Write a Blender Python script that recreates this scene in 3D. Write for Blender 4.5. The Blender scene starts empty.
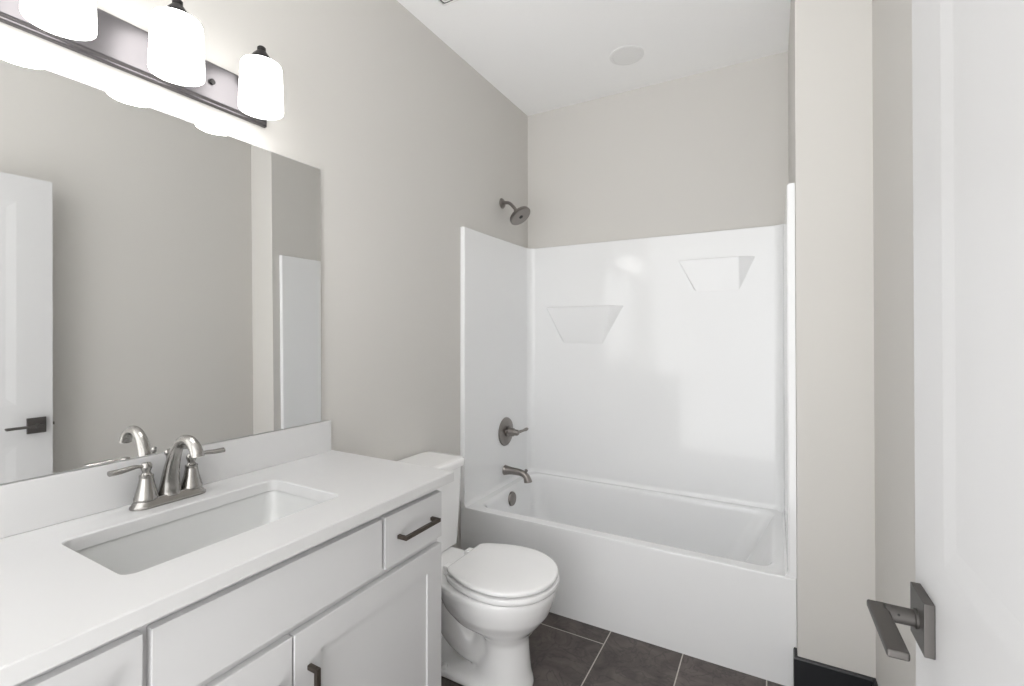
import bpy, bmesh, math
from mathutils import Vector, Matrix

# ------------------------------------------------------------------ camera, world, exposure
S = bpy.context.scene
COL = S.collection
R = math.radians
PI = math.pi

cam_d = bpy.data.cameras.new('camera')
cam = bpy.data.objects.new('camera', cam_d)
COL.objects.link(cam)
cam_d.sensor_fit = 'HORIZONTAL'
cam_d.sensor_width = 36.0
cam_d.lens = 36.0 * 471.81 / 1024
cam_d.shift_y = -(343 - 329.42) / 1024
cam_d.clip_start = 0.02
cam.location = (0, 0, 1.30)
cam.rotation_euler = (R(90.4189), 0, R(28.9425))
S.camera = cam

S.view_settings.view_transform = 'Standard'
S.view_settings.look = 'None'
S.view_settings.gamma = 1.0
S.view_settings.use_curve_mapping = False
S.view_settings.exposure = 0.05

W = bpy.data.worlds.new('world')
S.world = W
W.use_nodes = True
# added fill light through the open near side, stronger from below for the ceiling
FILL_ABOVE, FILL_BELOW = 3.1, 4.2
_n, _l = W.node_tree.nodes, W.node_tree.links
_tc = _n.new('ShaderNodeTexCoord')
_sp = _n.new('ShaderNodeSeparateXYZ')
_mr = _n.new('ShaderNodeMapRange')
_mr.inputs['From Min'].default_value = -0.25
_mr.inputs['From Max'].default_value = 0.25
_mr.inputs['To Min'].default_value = FILL_BELOW
_mr.inputs['To Max'].default_value = FILL_ABOVE
_l.new(_tc.outputs['Generated'], _sp.inputs[0])
_l.new(_sp.outputs['Z'], _mr.inputs['Value'])
_l.new(_mr.outputs['Result'], _n['Background'].inputs['Strength'])
_n['Background'].inputs['Color'].default_value = (1.0, 1.0, 1.0, 1)

try:
    S.cycles.max_bounces = 10
    S.cycles.diffuse_bounces = 7
    S.cycles.glossy_bounces = 5
    S.cycles.caustics_reflective = False
    S.cycles.caustics_refractive = False
    S.cycles.sample_clamp_indirect = 6.0
    S.cycles.use_denoising = True
except Exception:
    pass

SHADE_GLOW = 5.0      # opal glass of the vanity lamp
BULB_GLOW = 9.0

# ------------------------------------------------------------------ measures of the room (metres)
XL = -1.423            # left wall
XR = 0.2955            # right wall
YB = 2.789             # back wall
XA = 0.073             # right side of the tub alcove
YS = 1.965             # face of the wall beside the tub
ZC = 2.742             # ceiling
YF = 0.08              # inner face of the door wall
YT = 2.016             # front of the tub


# ------------------------------------------------------------------ materials
def mat(name, color, rough=0.5, metal=0.0, coat=0.0, bump=None, emit=None, spec=None):
    m = bpy.data.materials.new(name)
    m.use_nodes = True
    nt = m.node_tree
    b = nt.nodes['Principled BSDF']
    b.inputs['Base Color'].default_value = (*color, 1)
    b.inputs['Roughness'].default_value = rough
    b.inputs['Metallic'].default_value = metal
    if spec is not None:
        b.inputs['Specular IOR Level'].default_value = spec
    if coat:
        b.inputs['Coat Weight'].default_value = coat
        b.inputs['Coat Roughness'].default_value = 0.05
    if emit:
        b.inputs['Emission Color'].default_value = (*emit[0], 1)
        b.inputs['Emission Strength'].default_value = emit[1]
    if bump:
        scale, strength, dist = bump
        tc = nt.nodes.new('ShaderNodeTexCoord')
        no = nt.nodes.new('ShaderNodeTexNoise')
        no.inputs['Scale'].default_value = scale
        no.inputs['Detail'].default_value = 3
        bp = nt.nodes.new('ShaderNodeBump')
        bp.inputs['Strength'].default_value = strength
        bp.inputs['Distance'].default_value = dist
        nt.links.new(tc.outputs['Object'], no.inputs['Vector'])
        nt.links.new(no.outputs['Fac'], bp.inputs['Height'])
        nt.links.new(bp.outputs['Normal'], b.inputs['Normal'])
    return m


M = {}
M['wall'] = mat('wall_paint', (0.625, 0.610, 0.583), 0.75, bump=(260, 0.12, 0.0015), spec=0.3)
M['ceiling'] = mat('ceiling_paint', (0.93, 0.93, 0.93), 0.9, bump=(70, 0.25, 0.003), spec=0.2)
M['trim'] = mat('black_trim_paint', (0.014, 0.015, 0.018), 0.38)
M['door'] = mat('white_door_paint', (0.62, 0.62, 0.625), 0.38, bump=(120, 0.05, 0.001))
M['cabinet'] = mat('cabinet_paint', (0.63, 0.63, 0.635), 0.42, bump=(150, 0.04, 0.001))
M['counter'] = mat('white_quartz', (0.64, 0.64, 0.64), 0.30, bump=(90, 0.02, 0.001))
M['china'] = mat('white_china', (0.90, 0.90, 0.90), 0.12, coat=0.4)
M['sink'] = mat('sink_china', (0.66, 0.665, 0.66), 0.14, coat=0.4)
M['seat'] = mat('white_seat_plastic', (0.91, 0.91, 0.91), 0.22)
M['acrylic'] = mat('white_gloss_acrylic', (0.82, 0.825, 0.83), 0.10, spec=0.40, bump=(3.2, 0.10, 0.012))
M['nickel'] = mat('brushed_nickel', (0.36, 0.349, 0.333), 0.22, 1.0, bump=(400, 0.04, 0.0005))
M['dark_nickel'] = mat('dark_nickel', (0.27, 0.25, 0.236), 0.30, 1.0, bump=(400, 0.04, 0.0005))
M['lever_metal'] = mat('dark_pewter', (0.12, 0.113, 0.108), 0.45, 0.85, bump=(300, 0.05, 0.0005))
M['bronze'] = mat('dark_bronze', (0.105, 0.088, 0.075), 0.42, 0.85)
M['lamp_metal'] = mat('dark_bronze_lamp', (0.16, 0.152, 0.158), 0.36, 0.9)
M['lamp_black'] = mat('blackened_bronze', (0.03, 0.028, 0.028), 0.42, 0.7)
M['rubber'] = mat('black_rubber', (0.012, 0.012, 0.012), 0.6)
M['plastic'] = mat('white_plastic', (0.82, 0.82, 0.815), 0.45)
M['slot'] = mat('dark_recess', (0.03, 0.03, 0.03), 0.8)
M['grey_edge'] = mat('glass_edge', (0.52, 0.56, 0.55), 0.2)
M['opal'] = mat('glowing_opal_glass', (0.9, 0.9, 0.9), 0.3, emit=((1.0, 0.985, 0.965), SHADE_GLOW))
M['bulb'] = mat('lit_bulb', (1, 1, 1), 0.4, emit=((1.0, 0.98, 0.955), BULB_GLOW))
M['mirror'] = mat('mirror_silver', (0.90, 0.905, 0.90), 0.0, 1.0)


def tile_material():
    m = bpy.data.materials.new('slate_tile')
    m.use_nodes = True
    nt = m.node_tree
    N, Lk = nt.nodes, nt.links
    b = N['Principled BSDF']
    geo = N.new('ShaderNodeNewGeometry')
    sep = N.new('ShaderNodeSeparateXYZ')
    Lk.new(geo.outputs['Position'], sep.inputs[0])
    ay = N.new('ShaderNodeMath'); ay.operation = 'ADD'; ay.inputs[1].default_value = -1.918 + 0.299
    ax = N.new('ShaderNodeMath'); ax.operation = 'ADD'; ax.inputs[1].default_value = 0.622 + 0.2985
    Lk.new(sep.outputs['Y'], ay.inputs[0]); Lk.new(sep.outputs['X'], ax.inputs[0])
    cmb = N.new('ShaderNodeCombineXYZ')
    Lk.new(ay.outputs[0], cmb.inputs[0]); Lk.new(ax.outputs[0], cmb.inputs[1])
    br = N.new('ShaderNodeTexBrick')
    br.offset = 0.5; br.offset_frequency = 3
    br.inputs['Scale'].default_value = 1.0
    br.inputs['Brick Width'].default_value = 0.598
    br.inputs['Row Height'].default_value = 0.2985
    br.inputs['Mortar Size'].default_value = 0.0024
    br.inputs['Mortar Smooth'].default_value = 0.1
    br.inputs['Bias'].default_value = 0.0
    br.inputs['Color1'].default_value = (0.85, 0.85, 0.85, 1)
    br.inputs['Color2'].default_value = (1.1, 1.1, 1.1, 1)
    br.inputs['Mortar'].default_value = (1, 1, 1, 1)
    Lk.new(cmb.outputs[0], br.inputs['Vector'])
    n1 = N.new('ShaderNodeTexNoise'); n1.inputs['Scale'].default_value = 9; n1.inputs['Detail'].default_value = 7
    n1.inputs['Roughness'].default_value = 0.65; n1.inputs['Distortion'].default_value = 1.2
    Lk.new(geo.outputs['Position'], n1.inputs['Vector'])
    rp = N.new('ShaderNodeValToRGB')
    rp.color_ramp.elements[0].position = 0.30; rp.color_ramp.elements[0].color = (0.052, 0.042, 0.039, 1)
    rp.color_ramp.elements[1].position = 0.72; rp.color_ramp.elements[1].color = (0.150, 0.124, 0.115, 1)
    Lk.new(n1.outputs['Fac'], rp.inputs[0])
    n2 = N.new('ShaderNodeTexNoise'); n2.inputs['Scale'].default_value = 5.5; n2.inputs['Detail'].default_value = 5
    n2.inputs['Distortion'].default_value = 2.2
    Lk.new(geo.outputs['Position'], n2.inputs['Vector'])
    vein = N.new('ShaderNodeValToRGB')
    e = vein.color_ramp.elements
    e[0].position = 0.475; e[0].color = (0, 0, 0, 1)
    e[1].position = 0.50; e[1].color = (1, 1, 1, 1)
    e2 = vein.color_ramp.elements.new(0.525); e2.color = (0, 0, 0, 1)
    Lk.new(n2.outputs['Fac'], vein.inputs[0])
    vm = N.new('ShaderNodeMix'); vm.data_type = 'RGBA'
    vm.inputs['B'].default_value = (0.030, 0.026, 0.026, 1)
    vs = N.new('ShaderNodeMath'); vs.operation = 'MULTIPLY'; vs.inputs[1].default_value = 0.55
    Lk.new(vein.outputs[0], vs.inputs[0]); Lk.new(vs.outputs[0], vm.inputs['Factor'])
    Lk.new(rp.outputs[0], vm.inputs['A'])
    mu = N.new('ShaderNodeMix'); mu.data_type = 'RGBA'; mu.blend_type = 'MULTIPLY'; mu.inputs['Factor'].default_value = 1
    Lk.new(vm.outputs['Result'], mu.inputs['A']); Lk.new(br.outputs['Color'], mu.inputs['B'])
    fm = N.new('ShaderNodeMix'); fm.data_type = 'RGBA'
    fm.inputs['B'].default_value = (0.50, 0.47, 0.43, 1)
    Lk.new(mu.outputs['Result'], fm.inputs['A']); Lk.new(br.outputs['Fac'], fm.inputs['Factor'])
    Lk.new(fm.outputs['Result'], b.inputs['Base Color'])
    b.inputs['Roughness'].default_value = 0.42
    inv = N.new('ShaderNodeMath'); inv.operation = 'SUBTRACT'; inv.inputs[0].default_value = 1.0
    Lk.new(br.outputs['Fac'], inv.inputs[1])
    ad = N.new('ShaderNodeMath'); ad.operation = 'MULTIPLY_ADD'; ad.inputs[1].default_value = 0.25
    Lk.new(n1.outputs['Fac'], ad.inputs[0]); Lk.new(inv.outputs[0], ad.inputs[2])
    bp = N.new('ShaderNodeBump'); bp.inputs['Strength'].default_value = 0.35; bp.inputs['Distance'].default_value = 0.003
    Lk.new(ad.outputs[0], bp.inputs['Height']); Lk.new(bp.outputs['Normal'], b.inputs['Normal'])
    return m


M['tile'] = tile_material()


# ------------------------------------------------------------------ mesh helpers
def new():
    return bmesh.new()


def box(bm, x0, x1, y0, y1, z0, z1, bev=0.0, seg=2):
    r = bmesh.ops.create_cube(bm, size=1)
    vs = r['verts']
    for v in vs:
        v.co = Vector((x0 if v.co.x < 0 else x1, y0 if v.co.y < 0 else y1, z0 if v.co.z < 0 else z1))
    if bev:
        es = list({e for v in vs for e in v.link_edges})
        bmesh.ops.bevel(bm, geom=es, offset=bev, offset_type='OFFSET', segments=seg, profile=0.5, affect='EDGES')


def loft(bm, rings, cap0=True, cap1=True, closed=False):
    vr = [[bm.verts.new(p) for p in ring] for ring in rings]
    n = len(vr[0])
    k = len(vr)
    for i in range(k if closed else k - 1):
        a, b = vr[i], vr[(i + 1) % k]
        for j in range(n):
            bm.faces.new((a[j], a[(j + 1) % n], b[(j + 1) % n], b[j]))
    if not closed:
        if cap0:
            bm.faces.new(list(reversed(vr[0])))
        if cap1:
            bm.faces.new(vr[-1])


def rrect(x0, x1, y0, y1, r, z, n=5):
    out = []
    for cx, cy, a0 in ((x1 - r, y1 - r, 0), (x0 + r, y1 - r, 90), (x0 + r, y0 + r, 180), (x1 - r, y0 + r, 270)):
        for i in range(n + 1):
            a = R(a0 + 90 * i / n)
            out.append(Vector((cx + r * math.cos(a), cy + r * math.sin(a), z)))
    return out


def tube(bm, pts, radii, n=16, flat=None, caps=True):
    """round (or flattened) sweep along a polyline; flat = (axis, factor) squashes the section along axis"""
    pts = [Vector(p) for p in pts]
    if not isinstance(radii, (list, tuple)):
        radii = [radii] * len(pts)
    rings = []
    prev = None
    for i, p in enumerate(pts):
        a = pts[max(i - 1, 0)]
        b = pts[min(i + 1, len(pts) - 1)]
        t = (b - a).normalized()
        if prev is None:
            ref = Vector((0, 0, 1)) if abs(t.z) < 0.9 else Vector((0, 1, 0))
            u = t.cross(ref).normalized()
        else:
            u = (prev - t * prev.dot(t)).normalized()
        prev = u
        w = t.cross(u)
        ring = []
        for j in range(n):
            an = 2 * PI * j / n
            o = (u * math.cos(an) + w * math.sin(an)) * radii[i]
            if flat:
                ax = Vector(flat[0])
                o = o - ax * o.dot(ax) * (1 - flat[1])
            ring.append(p + o)
        rings.append(ring)
    loft(bm, rings, caps, caps)


def smooth_path(pts, k=6):
    """Catmull-Rom through points (and any number of extra values per point)"""
    out = []
    n = len(pts)
    for i in range(n - 1):
        p0, p1, p2, p3 = (pts[max(i - 1, 0)], pts[i], pts[i + 1], pts[min(i + 2, n - 1)])
        for s in range(k):
            t = s / k
            out.append(tuple(0.5 * (2 * b + (c - a) * t + (2 * a - 5 * b + 4 * c - d) * t * t + (3 * b - a - 3 * c + d) * t ** 3)
                             for a, b, c, d in zip(p0, p1, p2, p3)))
    out.append(tuple(pts[-1]))
    return out


def lathe(bm, prof, mx, n=32, cap0=True, cap1=True):
    """profile (radius, height) spun about local z, then placed by matrix mx"""
    rings = []
    for r, h in prof:
        rings.append([mx @ Vector((r * math.cos(2 * PI * j / n), r * math.sin(2 * PI * j / n), h)) for j in range(n)])
    loft(bm, rings, cap0, cap1)


def at(x, y, z, axis=None):
    m = Matrix.Translation((x, y, z))
    if axis is not None:
        q = Vector((0, 0, 1)).rotation_difference(Vector(axis))
        m = m @ q.to_matrix().to_4x4()
    return m


def link(name, bm, m, parent=None, angle=35, smooth=True, origin=None):
    """bmesh in world coordinates -> one mesh object; children take their thing's origin"""
    root = parent
    while root is not None and root.parent is not None:
        root = root.parent
    bmesh.ops.recalc_face_normals(bm, faces=bm.faces[:])
    off = root.location.copy() if root is not None else Vector(origin or (0, 0, 0))
    bmesh.ops.translate(bm, verts=bm.verts[:], vec=-off)
    me = bpy.data.meshes.new(name)
    bm.to_mesh(me)
    bm.free()
    if smooth:
        for p in me.polygons:
            p.use_smooth = True
        me.set_sharp_from_angle(angle=R(angle))
    me.materials.append(m)
    o = bpy.data.objects.new(name, me)
    COL.objects.link(o)
    if smooth and name != 'bowl':
        w = o.modifiers.new('weighted_normals', 'WEIGHTED_NORMAL')
        w.keep_sharp = True
        w.weight = 80
    if parent is not None:
        o.parent = parent
    else:
        o.location = off
    return o


def thing(name, label, cat, loc):
    o = bpy.data.objects.new(name, None)
    o.empty_display_size = 0.1
    COL.objects.link(o)
    o.location = loc
    o['label'] = label
    o['category'] = cat
    return o


def struct(name, bm, m, label, cat, parent=None, smooth=False):
    o = link(name, bm, m, parent, smooth=smooth)
    o['kind'] = 'structure'
    o['label'] = label
    o['category'] = cat
    return o


# ------------------------------------------------------------------ room shell
T = 0.12
YO = -0.9       # where walls and ceiling stop behind the camera
YG = -0.04       # where the floor stops
b = new(); box(b, XL - T, XR + T, YG, YB + T, -0.10, 0.0)
struct('floor', b, M['tile'], 'dark brown grey slate tiled floor with pale grout lines', 'floor')
b = new(); box(b, XL - T, XR + T, YO, YB + T, ZC, ZC + 0.1)
struct('ceiling', b, M['ceiling'], 'flat white textured ceiling over the bathroom', 'ceiling')
b = new(); box(b, XL - T, XL, YO, YB + T, 0, ZC)
struct('wall_left', b, M['wall'], 'greige wall behind mirror, vanity and toilet', 'wall')
b = new(); box(b, XL, XR + T, YB, YB + T, 0, ZC)
struct('wall_back', b, M['wall'], 'greige wall above the back panel of the tub surround', 'wall')
b = new(); box(b, XR, XR + T, YO, YS, 0, ZC)
struct('wall_right', b, M['wall'], 'greige wall behind the open white door', 'wall')
b = new(); box(b, XA, XR + T, YS, YB, 0, ZC)
struct('wall_alcove', b, M['wall'], 'narrow greige wall section beside the tub facing the room', 'wall')
# baseboards
BH = 0.152


def board_profile(bm, p0, p1, nrm):
    """black baseboard between two floor points, thickness towards nrm, eased top edge"""
    p0, p1, nv = Vector((*p0, 0)), Vector((*p1, 0)), Vector((*nrm, 0))
    prof = [(0, 0), (0.012, 0), (0.012, BH - 0.006), (0.009, BH), (0, BH)]
    loft(bm, [[p + nv * d + Vector((0, 0, h)) for d, h in prof] for p in (p0, p1)])


b = new(); board_profile(b, (XR, YF + 0.001), (XR, YS - 0.0125), (-1, 0))
struct('baseboard_right', b, M['trim'], 'black baseboard along the wall behind the door', 'baseboard')
b = new()
prof = [(0, 0), (0.012, 0), (0.012, BH - 0.006), (0.009, BH), (0, BH)]
ringA = [Vector((XA - d, YT - 0.002, h)) for d, h in prof]
ringB = [Vector((XA - d, YS - d, h)) for d, h in prof]
ringC = [Vector((XR - 0.0005, YS - d, h)) for d, h in prof]
loft(b, [ringA, ringB, ringC])
struct('baseboard_alcove', b, M['trim'], 'black baseboard wrapping the wall corner next to the tub', 'baseboard')
b = new(); board_profile(b, (XL, 1.162), (XL, YT - 0.002), (1, 0))
struct('baseboard_left', b, M['trim'], 'black baseboard on the wall behind the toilet', 'baseboard')

# ------------------------------------------------------------------ open door on the right (built at its hinge, then swung)
def framed_leaf(bm, y0, y1, z0, z1, xf, xb, panels, bevel_w, depth):
    """slab with sunk panels on the face at xf (towards -x); panels = (y0, y1, z0, z1)"""
    ys = sorted({y0, y1, *[p[0] for p in panels], *[p[1] for p in panels]})
    zs = sorted({z0, z1, *[p[2] for p in panels], *[p[3] for p in panels]})
    for face_x, sgn in ((xf, 1), (xb, -1)):
        grid = {(y, z): bm.verts.new((face_x, y, z)) for y in ys for z in zs}
        for i in range(len(ys) - 1):
            for j in range(len(zs) - 1):
                q = [grid[(ys[i], zs[j])], grid[(ys[i + 1], zs[j])], grid[(ys[i + 1], zs[j + 1])], grid[(ys[i], zs[j + 1])]]
                cy, cz = (ys[i] + ys[i + 1]) / 2, (zs[j] + zs[j + 1]) / 2
                if any(p[0] < cy < p[1] and p[2] < cz < p[3] for p in panels):
                    a, c, d, e = ys[i], ys[i + 1], zs[j], zs[j + 1]
                    w1, w2 = bevel_w * 0.25, bevel_w
                    prev = q
                    for ins, dep in ((w2, depth),):
                        nx = [bm.verts.new((face_x + sgn * dep, yy, zz)) for yy, zz in
                              ((a + ins, d + ins), (c - ins, d + ins), (c - ins, e - ins), (a + ins, e - ins))]
                        for k in range(4):
                            bm.faces.new((prev[k], prev[(k + 1) % 4], nx[(k + 1) % 4], nx[k]))
                        prev = nx
                    bm.faces.new(prev)
                else:
                    bm.faces.new(q)
    bm.verts.ensure_lookup_table()
    bmesh.ops.remove_doubles(bm, verts=bm.verts[:], dist=1e-6)
    bd = [e for e in bm.edges if e.is_boundary]
    bmesh.ops.bridge_loops(bm, edges=bd)


DW = 0.81
b = new()
framed_leaf(b, 0, DW, 0.012, 2.053, 0.0, 0.035,
            [(0.122, DW - 0.122, 1.003, 1.930), (0.122, DW - 0.122, 0.24, 0.82)], 0.034, 0.003)
door = struct('door_1', b, M['door'], 'open white two panel door at the right edge', 'door', smooth=False)
LY, LZ = DW - 0.0575, 0.902


def local(name, bm, m, parent):
    o = link(name, bm, m, None)
    o.parent = parent
    return o


b = new(); box(b, -0.012, 0.0, LY - 0.0325, LY + 0.0325, LZ - 0.0345, LZ + 0.037, 0.0012)
rose = local('rose_plate', b, M['lever_metal'], door)
rose['label'] = 'square dark pewter plate behind the lever'
b = new(); lathe(b, [(0.013, 0), (0.013, 0.003), (0.011, 0.004), (0.0115, 0.036)], at(-0.012, LY, LZ, (-1, 0, 0)))
local('stem', b, M['lever_metal'], rose)
b = new(); lathe(b, [(0.0016, 0), (0.0016, 0.001)], at(-0.034, LY - 0.010, LZ + 0.0045, (0, -1, 0.4)))
local('set_screw', b, M['rubber'], rose)
b = new(); box(b, -0.067, -0.0435, LY - 0.112, LY + 0.013, LZ - 0.003, LZ + 0.008, 0.003, 3)
lev = local('door_lever', b, M['lever_metal'], door)
lev['label'] = 'dark pewter lever bar'
b = new(); box(b, 0.006, 0.029, DW - 0.001, DW + 0.0012, LZ - 0.028, LZ + 0.028, 0.0005)
box(b, 0.011, 0.024, DW, DW + 0.010, LZ - 0.007, LZ + 0.007, 0.001)
local('latch_plate', b, M['lever_metal'], door)
for hz in (0.22, 1.03, 1.84):
    b = new(); lathe(b, [(0.0065, 0), (0.0065, 0.088)], at(-0.003, -0.004, hz))
    local('hinge', b, M['lever_metal'], door)
door.location = (0.205, 0.0985, 0)
door.rotation_euler = (0, 0, R(1.45))


# ------------------------------------------------------------------ bathtub and surround
tub_root = thing('bathtub', 'glossy white alcove bathtub with tall moulded wall surround', 'bathtub', (-0.675, 2.40, 0))
X0, X1, Y0, Y1 = XL + 0.002, XA - 0.0005, YT, YB - 0.002
ZR = 0.402


def tub_ring(l, r, f, k, rad, z):
    return rrect(X0 + l, X1 - r, Y0 + f, Y1 - k, rad, z, 8)


b = new()
loft(b, [tub_ring(0, 0, 0, 0, 0.003, 0.0),
         tub_ring(0, 0, 0, 0, 0.003, ZR - 0.012),
         tub_ring(0, 0, 0.002, 0, 0.003, ZR - 0.004),
         tub_ring(0.002, 0.002, 0.008, 0.001, 0.003, ZR),
         tub_ring(0.072, 0.062, 0.048, 0.058, 0.060, ZR),
         tub_ring(0.078, 0.069, 0.054, 0.064, 0.064, ZR - 0.0015),
         tub_ring(0.084, 0.076, 0.060, 0.070, 0.068, ZR - 0.006),
         tub_ring(0.088, 0.081, 0.064, 0.074, 0.071, ZR - 0.014),
         tub_ring(0.091, 0.090, 0.067, 0.077, 0.073, ZR - 0.030),
         tub_ring(0.105, 0.150, 0.085, 0.090, 0.085, 0.25),
         tub_ring(0.120, 0.215, 0.095, 0.100, 0.10, 0.13),
         tub_ring(0.140, 0.250, 0.112, 0.118, 0.11, 0.085),
         tub_ring(0.180, 0.300, 0.150, 0.155, 0.11, 0.068)])
tub = link('tub', b, M['acrylic'], tub_root, 40)
# three-sided surround
ZT = 1.852
TK = 0.026
xi0, xi1, yi = X0 + TK, X1 - TK, Y1 - TK


def sur_plan(z, grow=0.0):
    """plan outline of the U with coved inner corners; grow pulls the inner faces back"""
    p = [Vector((X0, Y0, z)), Vector((X0, Y1, z)), Vector((X1, Y1, z)), Vector((X1, Y0, z))]
    a, c, d = xi0 - grow, xi1 + grow, yi + grow
    rr = 0.045
    p.append(Vector((c + 0.004, Y0, z)))
    p.append(Vector((c, Y0 + 0.004, z)))
    for i in range(9):
        an = R(0 + 90 * i / 8)
        p.append(Vector((c - rr + rr * math.cos(an), d - rr + rr * math.sin(an), z)))
    for i in range(9):
        an = R(90 + 90 * i / 8)
        p.append(Vector((a + rr + rr * math.cos(an), d - rr + rr * math.sin(an), z)))
    p.append(Vector((a, Y0 + 0.004, z)))
    p.append(Vector((a - 0.004, Y0, z)))
    return p


b = new()
loft(b, [sur_plan(ZR - 0.001, -0.012), sur_plan(ZR + 0.010, -0.004), sur_plan(ZR + 0.025, 0.0), sur_plan(ZT - 0.006, 0.0), sur_plan(ZT - 0.002, 0.002), sur_plan(ZT, 0.006)])
link('surround_panel', b, M['acrylic'], tub_root, 40)


# moulded soap ledges: tapering from a flat top ledge down into the panel
def soap_ledge(xl, xr, xbl, xbr, zt, zb, proj, il, ir):
    bm = new()
    yb = yi + 0.004
    yf = yi - proj
    back = [(xl, yb, zt), (xr, yb, zt), (xbr, yb, zb), (xbl, yb, zb)]
    front = [(xl + il, yf, zt), (xr - ir, yf, zt), (xbr - 0.004, yi + 0.001, zb + 0.004), (xbl + 0.004, yi + 0.001, zb + 0.004)]
    loft(bm, [[Vector(p) for p in back], [Vector(p) for p in front]])
    es = [e for e in bm.edges if all(v.co.y < yb - 0.001 for v in e.verts) or any(v.co.y < yi - 0.01 for v in e.verts)]
    bmesh.ops.bevel(bm, geom=es, offset=0.004, segments=3, profile=0.5, affect='EDGES')
    return link('soap_ledge', bm, M['acrylic'], tub_root, 40)


soap_ledge(-0.460, -0.070, -0.370, -0.150, 1.700, 1.520, 0.040, 0.004, 0.085)
soap_ledge(-1.270, -0.765, -1.150, -0.900, 1.462, 1.224, 0.040, 0.012, 0.085)
# overflow plate on the inner end wall, drain in the floor
ox = X0 + 0.0925
b = new(); lathe(b, [(0.041, -0.012), (0.041, 0.005), (0.037, 0.012), (0.012, 0.014), (0.0, 0.014)], at(ox, 2.395, 0.340, (1, 0, 0.06)), cap1=False)
b.verts.ensure_lookup_table()
o = link('overflow_plate', b, M['dark_nickel'], tub_root)
o['label'] = 'round dark nickel overflow plate'
b = new(); lathe(b, [(0.035, -0.004), (0.035, 0.001), (0.030, 0.003), (0.0, 0.003)], at(X0 + 0.30, 2.40, 0.068), cap1=False)
link('drain', b, M['dark_nickel'], tub_root)

# ------------------------------------------------------------------ shower fittings
XS = xi0                       # inner face of the left surround panel
vy, vz = 2.442, 0.714
sv = thing('shower_valve', 'dark nickel valve with round plate and lever above tub spout', 'shower valve', (XS, vy, vz))
b = new(); lathe(b, [(0.084, 0.0006), (0.084, 0.004), (0.080, 0.009), (0.045, 0.015), (0.030, 0.017)], at(XS, vy, vz, (1, 0, 0)), 40)
link('escutcheon', b, M['dark_nickel'], sv)
b = new(); lathe(b, [(0.030, 0.010), (0.030, 0.030), (0.026, 0.034), (0.024, 0.055), (0.019, 0.060), (0.017, 0.082), (0.011, 0.090), (0.0, 0.092)], at(XS, vy, vz, (1, 0, 0)), cap1=False)
link('hub', b, M['dark_nickel'], sv)
b = new()
p = smooth_path([(XS + 0.074, vy, vz, 0.0085), (XS + 0.084, vy + 0.025, vz + 0.002, 0.0085), (XS + 0.090, vy + 0.06, vz + 0.004, 0.0075),
                 (XS + 0.094, vy + 0.085, vz + 0.006, 0.0105), (XS + 0.096, vy + 0.102, vz + 0.007, 0.007)])
tube(b, [q[:3] for q in p], [q[3] for q in p], 14)
link('lever', b, M['dark_nickel'], sv)

ty, tz = 2.435, 0.487
sp = thing('tub_spout', 'dark nickel tub spout with diverter knob above the overflow', 'tub spout', (XS, ty, tz))
b = new()
p = smooth_path([(XS + 0.0006, ty, tz, 0.030), (XS + 0.012, ty, tz, 0.027), (XS + 0.05, ty, tz + 0.001, 0.021), (XS + 0.108, ty, tz - 0.002, 0.019),
                 (XS + 0.140, ty, tz - 0.016, 0.0195), (XS + 0.153, ty, tz - 0.042, 0.023), (XS + 0.155, ty, tz - 0.049, 0.0235)])
tube(b, [q[:3] for q in p], [q[3] for q in p], 20)
link('spout', b, M['dark_nickel'], sp)
b = new(); lathe(b, [(0.005, 0), (0.005, 0.012), (0.009, 0.014), (0.010, 0.024), (0.006, 0.027)], at(XS + 0.138, ty, tz - 0.004, (0.2, 0, 1)), 16)
link('diverter_knob', b, M['dark_nickel'], sp)

hy, hz = 2.449, 2.078
sh = thing('shower', 'dark nickel shower head on bent arm high above the tub', 'shower head', (XL, hy, hz))
b = new(); lathe(b, [(0.031, -0.001), (0.031, 0.003), (0.026, 0.009), (0.012, 0.012)], at(XL, hy, hz, (1, 0, 0)))
link('flange', b, M['dark_nickel'], sh)
b = new()
p = smooth_path([(XL + 0.004, hy, hz), (XL + 0.030, hy, hz + 0.001), (XL + 0.054, hy, hz - 0.007), (XL + 0.080, hy, hz - 0.032), (XL + 0.098, hy, hz - 0.056)])
tube(b, p, 0.0095, 14)
link('arm', b, M['dark_nickel'], sh)
hd = Vector((0.64, -0.10, -0.77)).normalized()
hp = Vector((XL + 0.095, hy, hz - 0.053))
b = new(); lathe(b, [(0.012, -0.004), (0.016, 0.004), (0.016, 0.016), (0.022, 0.022), (0.030, 0.028), (0.056, 0.036), (0.067, 0.043), (0.068, 0.054), (0.064, 0.057)], at(*hp, hd), 40)
head = link('head', b, M['dark_nickel'], sh)
q = hp + hd * 0.057
b = new()
lathe(b, [(0.062, -0.001), (0.062, 0.001), (0.058, 0.002), (0.012, 0.002), (0.010, 0.0005), (0.0, 0.0005)], at(*q, hd), 40, cap1=False)
face = link('spray_face', b, M['dark_nickel'], head)
b = new(); lathe(b, [(0.012, 0), (0.012, 0.003), (0.006, 0.005)], at(*(q + hd * 0.001), hd), 16)
link('centre_nozzle', b, M['rubber'], head)

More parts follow.
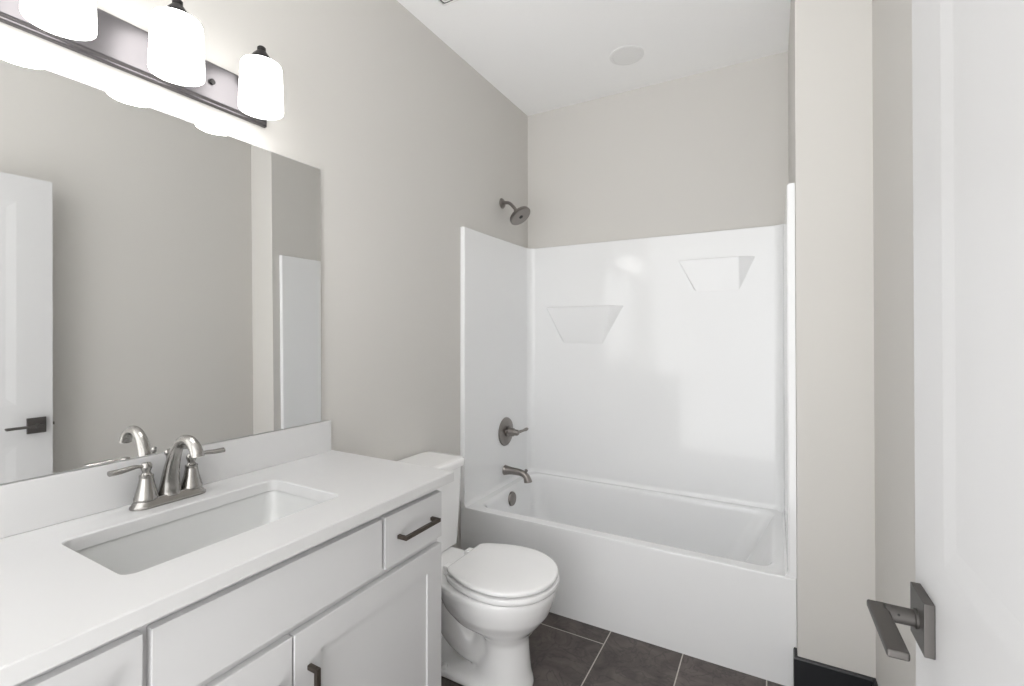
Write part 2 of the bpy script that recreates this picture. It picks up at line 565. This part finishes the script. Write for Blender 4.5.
# ------------------------------------------------------------------ vanity cabinet
VX = -0.885                     # front of doors and drawers
VF = VX - 0.019                 # face frame
VY0, VY1 = 0.120, 1.161
ZTOP = 0.8426
van = thing('vanity_cabinet', 'white shaker vanity cabinet with dark bronze pulls under the sink', 'cabinet', (-1.15, 0.64, 0))
b = new()
zt = ZTOP - 0.0005
loft(b, [rrect(XL + 0.002, VF, VY0, VY1, 0.001, 0.10, 2), rrect(XL + 0.002, VF, VY0, VY1, 0.001, zt, 2), rrect(XL + 0.02, VF - 0.018, VY0 + 0.018, VY1 - 0.018, 0.001, zt, 2),
         rrect(XL + 0.02, VF - 0.018, VY0 + 0.018, VY1 - 0.018, 0.001, 0.118, 2)])
body = link('cabinet_body', b, M['cabinet'], van)
b = new()
box(b, XL + 0.002, VF - 0.06, VY0 + 0.001, VY1 - 0.001, 0.0, 0.0995)
link('toe_kick', b, M['cabinet'], van)


def slab_front(name, y0, y1, z0, z1):
    bm = new()
    box(bm, VF + 0.0005, VX, y0, y1, z0, z1, 0.0018, 2)
    return link(name, bm, M['cabinet'], van)


def shaker(name, y0, y1, z0, z1, st=0.066, rec=0.0055):
    bm = new()

    def ring(ins, x):
        return [Vector((x, y0 + ins, z0 + ins)), Vector((x, y1 - ins, z0 + ins)), Vector((x, y1 - ins, z1 - ins)), Vector((x, y0 + ins, z1 - ins))]
    loft(bm, [ring(0, VF + 0.0005), ring(0, VX - 0.0018), ring(0.0018, VX), ring(st, VX), ring(st + 0.0015, VX - rec), ])
    return link(name, bm, M['cabinet'], van)


def pull(parent, c, ax, L, proj=0.032):
    """square bar pull centred at c on the front, running along y or z"""
    bm = new()
    h = L / 2
    t = 0.0052
    x0, x1 = VX, VX + proj
    y, z = c
    if ax == 'y':
        box(bm, x1 - 2 * t, x1, y - h, y + h, z - t, z + t, 0.0012)
        for s in (-1, 1):
            e = y + s * (h - t)
            box(bm, x0, x1 - t, e - t, e + t, z - t, z + t, 0.0012)
    else:
        box(bm, x1 - 2 * t, x1, y - t, y + t, z - h, z + h, 0.0012)
        for s in (-1, 1):
            e = z + s * (h - t)
            box(bm, x0, x1 - t, y - t, y + t, e - t, e + t, 0.0012)
    o = link('bar_pull', bm, M['bronze'], parent)
    o['label'] = 'dark bronze bar pull'
    return o


DZ0, DZ1 = 0.682, 0.818
dr = slab_front('drawer', 0.919, 1.158, DZ0, DZ1)
pull(dr, (1.038, 0.752), 'y', 0.150)
slab_front('false_front', 0.391, 0.908, DZ0, DZ1)
dl = slab_front('drawer', 0.140, 0.379, DZ0, DZ1)
pull(dl, (0.260, 0.752), 'y', 0.150)
d1 = shaker('door', 0.6525, 1.158, 0.115, 0.661)
pull(d1, (0.689, 0.505), 'z', 0.150)
d2 = shaker('door', 0.140, 0.6485, 0.115, 0.661)
pull(d2, (0.613, 0.505), 'z', 0.150)

# ------------------------------------------------------------------ countertop, sink
CX0, CX1, CY0, CY1, CZ1 = XL + 0.002, -0.863, 0.083, 1.194, 0.8726
SX0, SX1, SY0, SY1 = -1.279, -0.996, 0.399, 0.871
ct = thing('countertop', 'white quartz vanity countertop with low backsplash under the mirror', 'countertop', (-1.15, 0.64, ZTOP))
b = new()
e = 0.0025
loft(b, [rrect(SX0, SX1, SY0, SY1, 0.022, ZTOP), rrect(SX0, SX1, SY0, SY1, 0.022, CZ1 - e), rrect(SX0 - e, SX1 + e, SY0 - e, SY1 + e, 0.024, CZ1),
         rrect(CX0 + e, CX1 - e, CY0 + e, CY1 - e, 0.003, CZ1), rrect(CX0, CX1, CY0, CY1, 0.004, CZ1 - e), rrect(CX0, CX1, CY0, CY1, 0.004, ZTOP)], closed=True)
link('slab', b, M['counter'], ct)
b = new(); box(b, CX0, CX0 + 0.020, CY0, CY1 - 0.012, CZ1, 0.983, 0.0025)
link('backsplash', b, M['counter'], ct)

sk = thing('sink', 'white rectangular undermount sink set below the countertop', 'sink', (-1.137, 0.635, 0.70))


def sk_ring(g, r, z):
    return rrect(SX0 - g, SX1 + g, SY0 - g, SY1 + g, r, z)


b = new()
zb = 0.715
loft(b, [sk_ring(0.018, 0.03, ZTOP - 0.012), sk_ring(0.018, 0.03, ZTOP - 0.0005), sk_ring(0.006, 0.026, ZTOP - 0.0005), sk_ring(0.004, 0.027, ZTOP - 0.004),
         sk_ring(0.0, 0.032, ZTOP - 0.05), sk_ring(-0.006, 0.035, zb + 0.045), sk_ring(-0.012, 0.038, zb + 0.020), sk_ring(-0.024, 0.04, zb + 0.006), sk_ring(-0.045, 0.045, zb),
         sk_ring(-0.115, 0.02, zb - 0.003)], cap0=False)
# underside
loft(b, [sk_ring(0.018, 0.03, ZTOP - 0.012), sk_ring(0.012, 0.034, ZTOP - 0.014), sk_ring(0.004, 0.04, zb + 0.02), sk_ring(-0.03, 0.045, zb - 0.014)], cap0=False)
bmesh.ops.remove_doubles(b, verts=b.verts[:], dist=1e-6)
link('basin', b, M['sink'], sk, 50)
b = new(); lathe(b, [(0.032, -0.002), (0.032, 0.001), (0.029, 0.0025), (0.022, 0.0015), (0.020, 0.004), (0.0, 0.005)], at(-1.137, 0.635, zb - 0.003), cap1=False)
link('drain', b, M['nickel'], sk)

# ------------------------------------------------------------------ faucet
FX, FY, FZ = -1.352, 0.635, CZ1 + 0.0004
fa = thing('faucet', 'brushed nickel two handle faucet standing behind the sink', 'faucet', (FX, FY, FZ))


def stadium(hl, hw, z):
    return rrect(FX - hw, FX + hw, FY - hl, FY + hl, hw * 0.98, z, 8)


b = new()
loft(b, [stadium(0.085, 0.028, FZ), stadium(0.085, 0.028, FZ + 0.004), stadium(0.082, 0.0255, FZ + 0.007), stadium(0.074, 0.022, FZ + 0.019), stadium(0.070, 0.019, FZ + 0.022)])
link('base_plate', b, M['nickel'], fa)
b = new()
p = smooth_path([(FX, FY, FZ + 0.018, 0.0265), (FX + 0.001, FY, FZ + 0.030, 0.0240), (FX + 0.005, FY, FZ + 0.062, 0.0195), (FX + 0.017, FY, FZ + 0.102, 0.0158), (FX + 0.036, FY, FZ + 0.138, 0.0137),
                 (FX + 0.062, FY, FZ + 0.158, 0.0126), (FX + 0.091, FY, FZ + 0.161, 0.0126), (FX + 0.114, FY, FZ + 0.149, 0.0135), (FX + 0.126, FY, FZ + 0.132, 0.0146), (FX + 0.128, FY, FZ + 0.126, 0.0148)], 5)
tube(b, [q[:3] for q in p], [q[3] for q in p], 24)
link('spout', b, M['nickel'], fa)
b = new()
lathe(b, [(0.003, 0), (0.003, 0.092), (0.0055, 0.095), (0.007, 0.101), (0.0055, 0.107), (0.0, 0.109)], at(FX - 0.021, FY + 0.004, FZ + 0.017), 14, cap1=False)
link('lift_rod', b, M['nickel'], fa)
for s in (-1, 1):
    y = FY + s * 0.0515
    b = new()
    lathe(b, [(0.0255, 0.018), (0.0255, 0.024), (0.0235, 0.028), (0.0225, 0.034), (0.0175, 0.052), (0.0145, 0.070), (0.0150, 0.072), (0.0150, 0.077), (0.0110, 0.079), (0.0085, 0.084),
              (0.0095, 0.088), (0.0120, 0.095), (0.0120, 0.101), (0.0085, 0.107), (0.0, 0.109)], at(FX, y, FZ), 28, cap1=False)
    hnd = link('handle', b, M['nickel'], fa)
    b = new()
    p = smooth_path([(FX, y, FZ + 0.098, 0.006), (FX + 0.003, y + s * 0.018, FZ + 0.102, 0.0062), (FX + 0.005, y + s * 0.030, FZ + 0.103, 0.0082), (FX + 0.008, y + s * 0.056, FZ + 0.101, 0.0098), (FX + 0.010, y + s * 0.078, FZ + 0.101, 0.0102)])
    tube(b, [q[:3] for q in p], [q[3] for q in p], 14, flat=((0, 0, 1), 0.65))
    link('lever', b, M['nickel'], hnd)

# ------------------------------------------------------------------ mirror
def mring(ins, xt, xb):
    """outline of the mirror, its foot standing a little proud on the backsplash"""
    return [Vector((xb, 0.115 + ins, 0.9845 + ins)), Vector((xb, 1.1435 - ins, 0.9845 + ins)), Vector((xt, 1.1435 - ins, 1.886 - ins)), Vector((xt, 0.115 + ins, 1.886 - ins))]


mir = thing('mirror', 'large frameless wall mirror between backsplash and lamp bar', 'mirror', (XL, 0.63, 0.985))
b = new(); loft(b, [mring(0.0, XL + 0.0005, XL + 0.0075), mring(0.0, XL + 0.0055, XL + 0.0145)])
link('backing', b, M['grey_edge'], mir, smooth=False)
b = new()


loft(b, [mring(0.0, XL + 0.0056, XL + 0.0146), mring(0.0, XL + 0.0066, XL + 0.0156), mring(0.0015, XL + 0.0075, XL + 0.0165)])
link('glass', b, M['mirror'], mir, smooth=False)

# ------------------------------------------------------------------ vanity lamp
LYC = 0.624
BX = XL + 0.026
vl = thing('vanity_light', 'dark bronze bar lamp with three glowing white glass shades', 'wall lamp', (XL, LYC, 2.015))
b = new()


def plate_ring(ins, x):
    return [Vector((x, 0.314 + ins, 1.956 + ins)), Vector((x, 0.934 - ins, 1.956 + ins)), Vector((x, 0.934 - ins, 2.077 - ins)), Vector((x, 0.314 + ins, 2.077 - ins))]


loft(b, [plate_ring(0, XL + 0.0005), plate_ring(0, XL + 0.013), plate_ring(0.002, XL + 0.015), plate_ring(0.005, XL + 0.0155), plate_ring(0.0075, XL + 0.024), plate_ring(0.010, BX)])
link('back_plate', b, M['lamp_metal'], vl, smooth=False)
for y in (0.758, 0.490):
    b = new(); lathe(b, [(0.006, -0.001), (0.006, 0.001), (0.008, 0.0015), (0.008, 0.005), (0.005, 0.0065)], at(BX, y, 2.015, (1, 0, 0)), 18)
    link('plate_screw', b, M['lamp_black'], vl)
SXX = XL + 0.120
for y in (0.846, 0.624, 0.402):
    b = new()
    p = smooth_path([(BX - 0.002, y, 2.040), (BX + 0.020, y, 2.060), (BX + 0.028, y, 2.090), (BX + 0.045, y, 2.114), (SXX - 0.02, y, 2.122), (SXX, y, 2.121)])
    tube(b, p, 0.0075, 12)
    link('arm', b, M['lamp_black'], vl)
    b = new()
    lathe(b, [(0.024, 2.083), (0.028, 2.093), (0.028, 2.098), (0.025, 2.103), (0.014, 2.118), (0.0115, 2.121), (0.0115, 2.131), (0.009, 2.134)], at(SXX, y, 0), 24)
    link('shade_cap', b, M['lamp_black'], vl)
    b = new()
    lathe(b, [(0.024, 2.0845), (0.046, 2.0845), (0.0508, 2.0825), (0.0535, 2.078), (0.0545, 2.070), (0.0570, 2.02), (0.0585, 1.970), (0.0588, 1.952), (0.0580, 1.947), (0.0560, 1.946),
              (0.0550, 1.949), (0.0550, 1.975), (0.0535, 2.02), (0.0505, 2.070), (0.0480, 2.079), (0.024, 2.080)], at(SXX, y, 0), 40, cap0=False, cap1=False)
    shd = link('glass_shade', b, M['opal'], vl)
    shd['label'] = 'glowing white opal glass shade'
    b = new()
    lathe(b, [(0.013, 2.079), (0.014, 2.062), (0.020, 2.052), (0.0275, 2.030), (0.0285, 2.012), (0.024, 1.994), (0.014, 1.984), (0.0, 1.981)], at(SXX, y, 0), 24, cap1=False)
    link('bulb', b, M['bulb'], shd)

# ------------------------------------------------------------------ toilet
TYC = 1.548
to = thing('toilet', 'white two piece toilet with closed lid between vanity and tub', 'toilet', (-1.02, TYC, 0))


def egg(xf, xb, hw, z, n=40, back_pow=2.6, mid=0.5):
    """egg outline: pointed round front at xf (+x), squarish back at xb"""
    xm = xf - (xf - xb) * mid
    out = []
    for i in range(n):
        a = 2 * PI * i / n
        c, s = math.cos(a), math.sin(a)
        if c >= 0:
            out.append(Vector((xm + (xf - xm) * c, TYC + hw * s, z)))
        else:
            k = 2 / back_pow
            out.append(Vector((xm + (xm - xb) * -(abs(c) ** k), TYC + hw * math.copysign(abs(s) ** k, s), z)))
    return out


b = new()
# bowl, column and foot
loft(b, [egg(-0.772, -1.05, 0.104, 0.0), egg(-0.774, -1.05, 0.102, 0.015), egg(-0.785, -0.99, 0.092, 0.045), egg(-0.792, -0.955, 0.080, 0.12), egg(-0.795, -0.955, 0.080, 0.17), egg(-0.783, -0.98, 0.098, 0.200),
         egg(-0.748, -1.08, 0.135, 0.235), egg(-0.715, -1.12, 0.161, 0.277), egg(-0.698, -1.14, 0.174, 0.32), egg(-0.690, -1.15, 0.180, 0.352), egg(-0.693, -1.15, 0.177, 0.372)])
# deck under the tank
loft(b, [rrect(-1.34, -1.0, TYC - 0.10, TYC + 0.10, 0.04, 0.27), rrect(-1.37, -1.0, TYC - 0.125, TYC + 0.125, 0.04, 0.33), rrect(-1.375, -1.0, TYC - 0.13, TYC + 0.13, 0.04, 0.374)])
# trapway
p = smooth_path([(-0.93, TYC, 0.15, 0.062), (-1.00, TYC, 0.10, 0.070), (-1.08, TYC, 0.15, 0.085), (-1.13, TYC, 0.235, 0.088), (-1.20, TYC, 0.255, 0.085), (-1.255, TYC, 0.19, 0.082), (-1.25, TYC, 0.09, 0.080), (-1.22, TYC, 0.04, 0.080)], 5)
tube(b, [q[:3] for q in p], [q[3] for q in p], 20)
# foot plate
loft(b, [rrect(-1.31, -0.90, TYC - 0.112, TYC + 0.112, 0.05, 0.0), rrect(-1.31, -0.90, TYC - 0.112, TYC + 0.112, 0.05, 0.018), rrect(-1.30, -0.91, TYC - 0.095, TYC + 0.095, 0.05, 0.030)])
bowl = link('bowl', b, M['china'], to)
bowl.data.remesh_voxel_size = 0.007
md = bowl.modifiers.new('remesh', 'REMESH'); md.mode = 'VOXEL'; md.voxel_size = 0.006; md.use_smooth_shade = True
md2 = bowl.modifiers.new('smooth', 'SMOOTH'); md2.factor = 0.5; md2.iterations = 14
for s in (-1, 1):
    b = new(); lathe(b, [(0.013, 0.0), (0.013, 0.006), (0.011, 0.014), (0.005, 0.018), (0.0, 0.0185)], at(-1.10, TYC + s * 0.092, 0.026), 16, cap1=False)
    link('bolt_cap', b, M['seat'], to)


def lid_outline(g, z):
    """seat/lid plan: flat back, rounded front; g shrinks it"""
    xf, xb, hw = -0.682 - g, -1.075 + g, 0.182 - g
    pts = []
    xm = -0.875
    n = 28
    for i in range(n + 1):
        a = R(-90 + 180 * i / n)
        pts.append(Vector((xm + (xf - xm) * math.cos(a) ** 0.95 if math.cos(a) > 0 else xm, TYC + hw * math.sin(a), z)))
    m = 12
    hb = 0.120 - g * 0.5
    side = [(xm + (xb - xm) * t, hw - (hw - hb) * (t ** 2.0)) for t in [i / m for i in range(1, m)]]
    for x, w in side:
        pts.append(Vector((x, TYC + w, z)))
    pts += [Vector((xb, TYC + hb - 0.006, z)), Vector((xb, TYC - hb + 0.006, z))]
    for x, w in reversed(side):
        pts.append(Vector((x, TYC - w, z)))
    return pts


b = new()
loft(b, [lid_outline(0.008, 0.3735), lid_outline(0.001, 0.379), lid_outline(-0.002, 0.388), lid_outline(0.0, 0.397), lid_outline(0.008, 0.4015)])
link('seat', b, M['seat'], to)
b = new()
loft(b, [lid_outline(0.008, 0.4065), lid_outline(0.003, 0.409), lid_outline(0.002, 0.416), lid_outline(0.004, 0.421), lid_outline(0.012, 0.4245), lid_outline(0.05, 0.4275), lid_outline(0.10, 0.4285)])
link('lid', b, M['seat'], to, 50)
for s in (-1, 1):
    b = new(); box(b, -1.110, -1.066, TYC + s * 0.072 - 0.019, TYC + s * 0.072 + 0.019, 0.374, 0.410, 0.006, 3)
    link('hinge', b, M['seat'], to)


def tank_ring(hw, xf, z, r=0.035):
    return rrect(XL + 0.012, xf, TYC - hw, TYC + hw, r, z, 6)


b = new()
loft(b, [tank_ring(0.168, -1.222, 0.376, 0.025), tank_ring(0.173, -1.217, 0.380, 0.03), tank_ring(0.177, -1.213, 0.42), tank_ring(0.186, -1.209, 0.56), tank_ring(0.193, -1.205, 0.712)])
link('tank', b, M['china'], to)
b = new()
loft(b, [tank_ring(0.196, -1.202, 0.7125), tank_ring(0.203, -1.196, 0.716), tank_ring(0.205, -1.194, 0.733), tank_ring(0.203, -1.196, 0.744), tank_ring(0.196, -1.203, 0.749), tank_ring(0.17, -1.23, 0.7505)])
link('tank_lid', b, M['china'], to, 50)
b = new()
lathe(b, [(0.013, 0), (0.013, 0.006), (0.008, 0.010), (0.008, 0.016)], at(-1.2065, TYC - 0.135, 0.672, (1, 0, 0)), 18)
tube(b, [(-1.188, TYC - 0.135, 0.672), (-1.185, TYC - 0.10, 0.668), (-1.187, TYC - 0.068, 0.660)], [0.006, 0.0055, 0.007], 12)
o = link('flush_lever', b, M['nickel'], to)
o['label'] = 'small brushed nickel flush lever'

# ------------------------------------------------------------------ ceiling fittings
cl = thing('ceiling_downlight', 'flat round white downlight flush in ceiling over tub', 'ceiling light', (-0.660, 2.425, ZC))
b = new(); lathe(b, [(0.088, 0.0), (0.087, -0.003), (0.080, -0.005), (0.072, -0.0055), (0.070, -0.004), (0.070, 0.0)], at(-0.660, 2.425, ZC), 48)
link('trim_ring', b, M['plastic'], cl)
b = new(); lathe(b, [(0.0695, -0.001), (0.0695, -0.004), (0.0, -0.005)], at(-0.660, 2.425, ZC), 48, cap1=False)
link('diffuser', b, M['plastic'], cl)

cv = thing('ceiling_vent', 'square white exhaust fan grille in ceiling near the lamp wall', 'vent', (-1.135, 1.54, ZC))
vx0, vx1, vy0, vy1 = -1.265, -1.005, 1.404, 1.664


def vring(i, z):
    return rrect(vx0 + i, vx1 - i, vy0 + i, vy1 - i, 0.008, z, 3)


b = new()
loft(b, [vring(0, ZC), vring(0, ZC - 0.004), vring(0.002, ZC - 0.007), vring(0.007, ZC - 0.007), vring(0.008, ZC - 0.004), vring(0.008, ZC)], closed=True)
link('frame', b, M['plastic'], cv)
b = new(); loft(b, [vring(0.0078, ZC - 0.0005), vring(0.0078, ZC - 0.001)])
link('backing', b, M['slot'], cv)
for i in (0.017, 0.033, 0.049, 0.065):
    b = new()
    loft(b, [vring(i, ZC - 0.002), vring(i, ZC - 0.005), vring(i + 0.007, ZC - 0.005), vring(i + 0.007, ZC - 0.002)], closed=True)
    link('slat', b, M['plastic'], cv)
b = new(); loft(b, [vring(0.081, ZC - 0.002), vring(0.081, ZC - 0.005), vring(0.084, ZC - 0.006)])
link('cover', b, M['plastic'], cv)
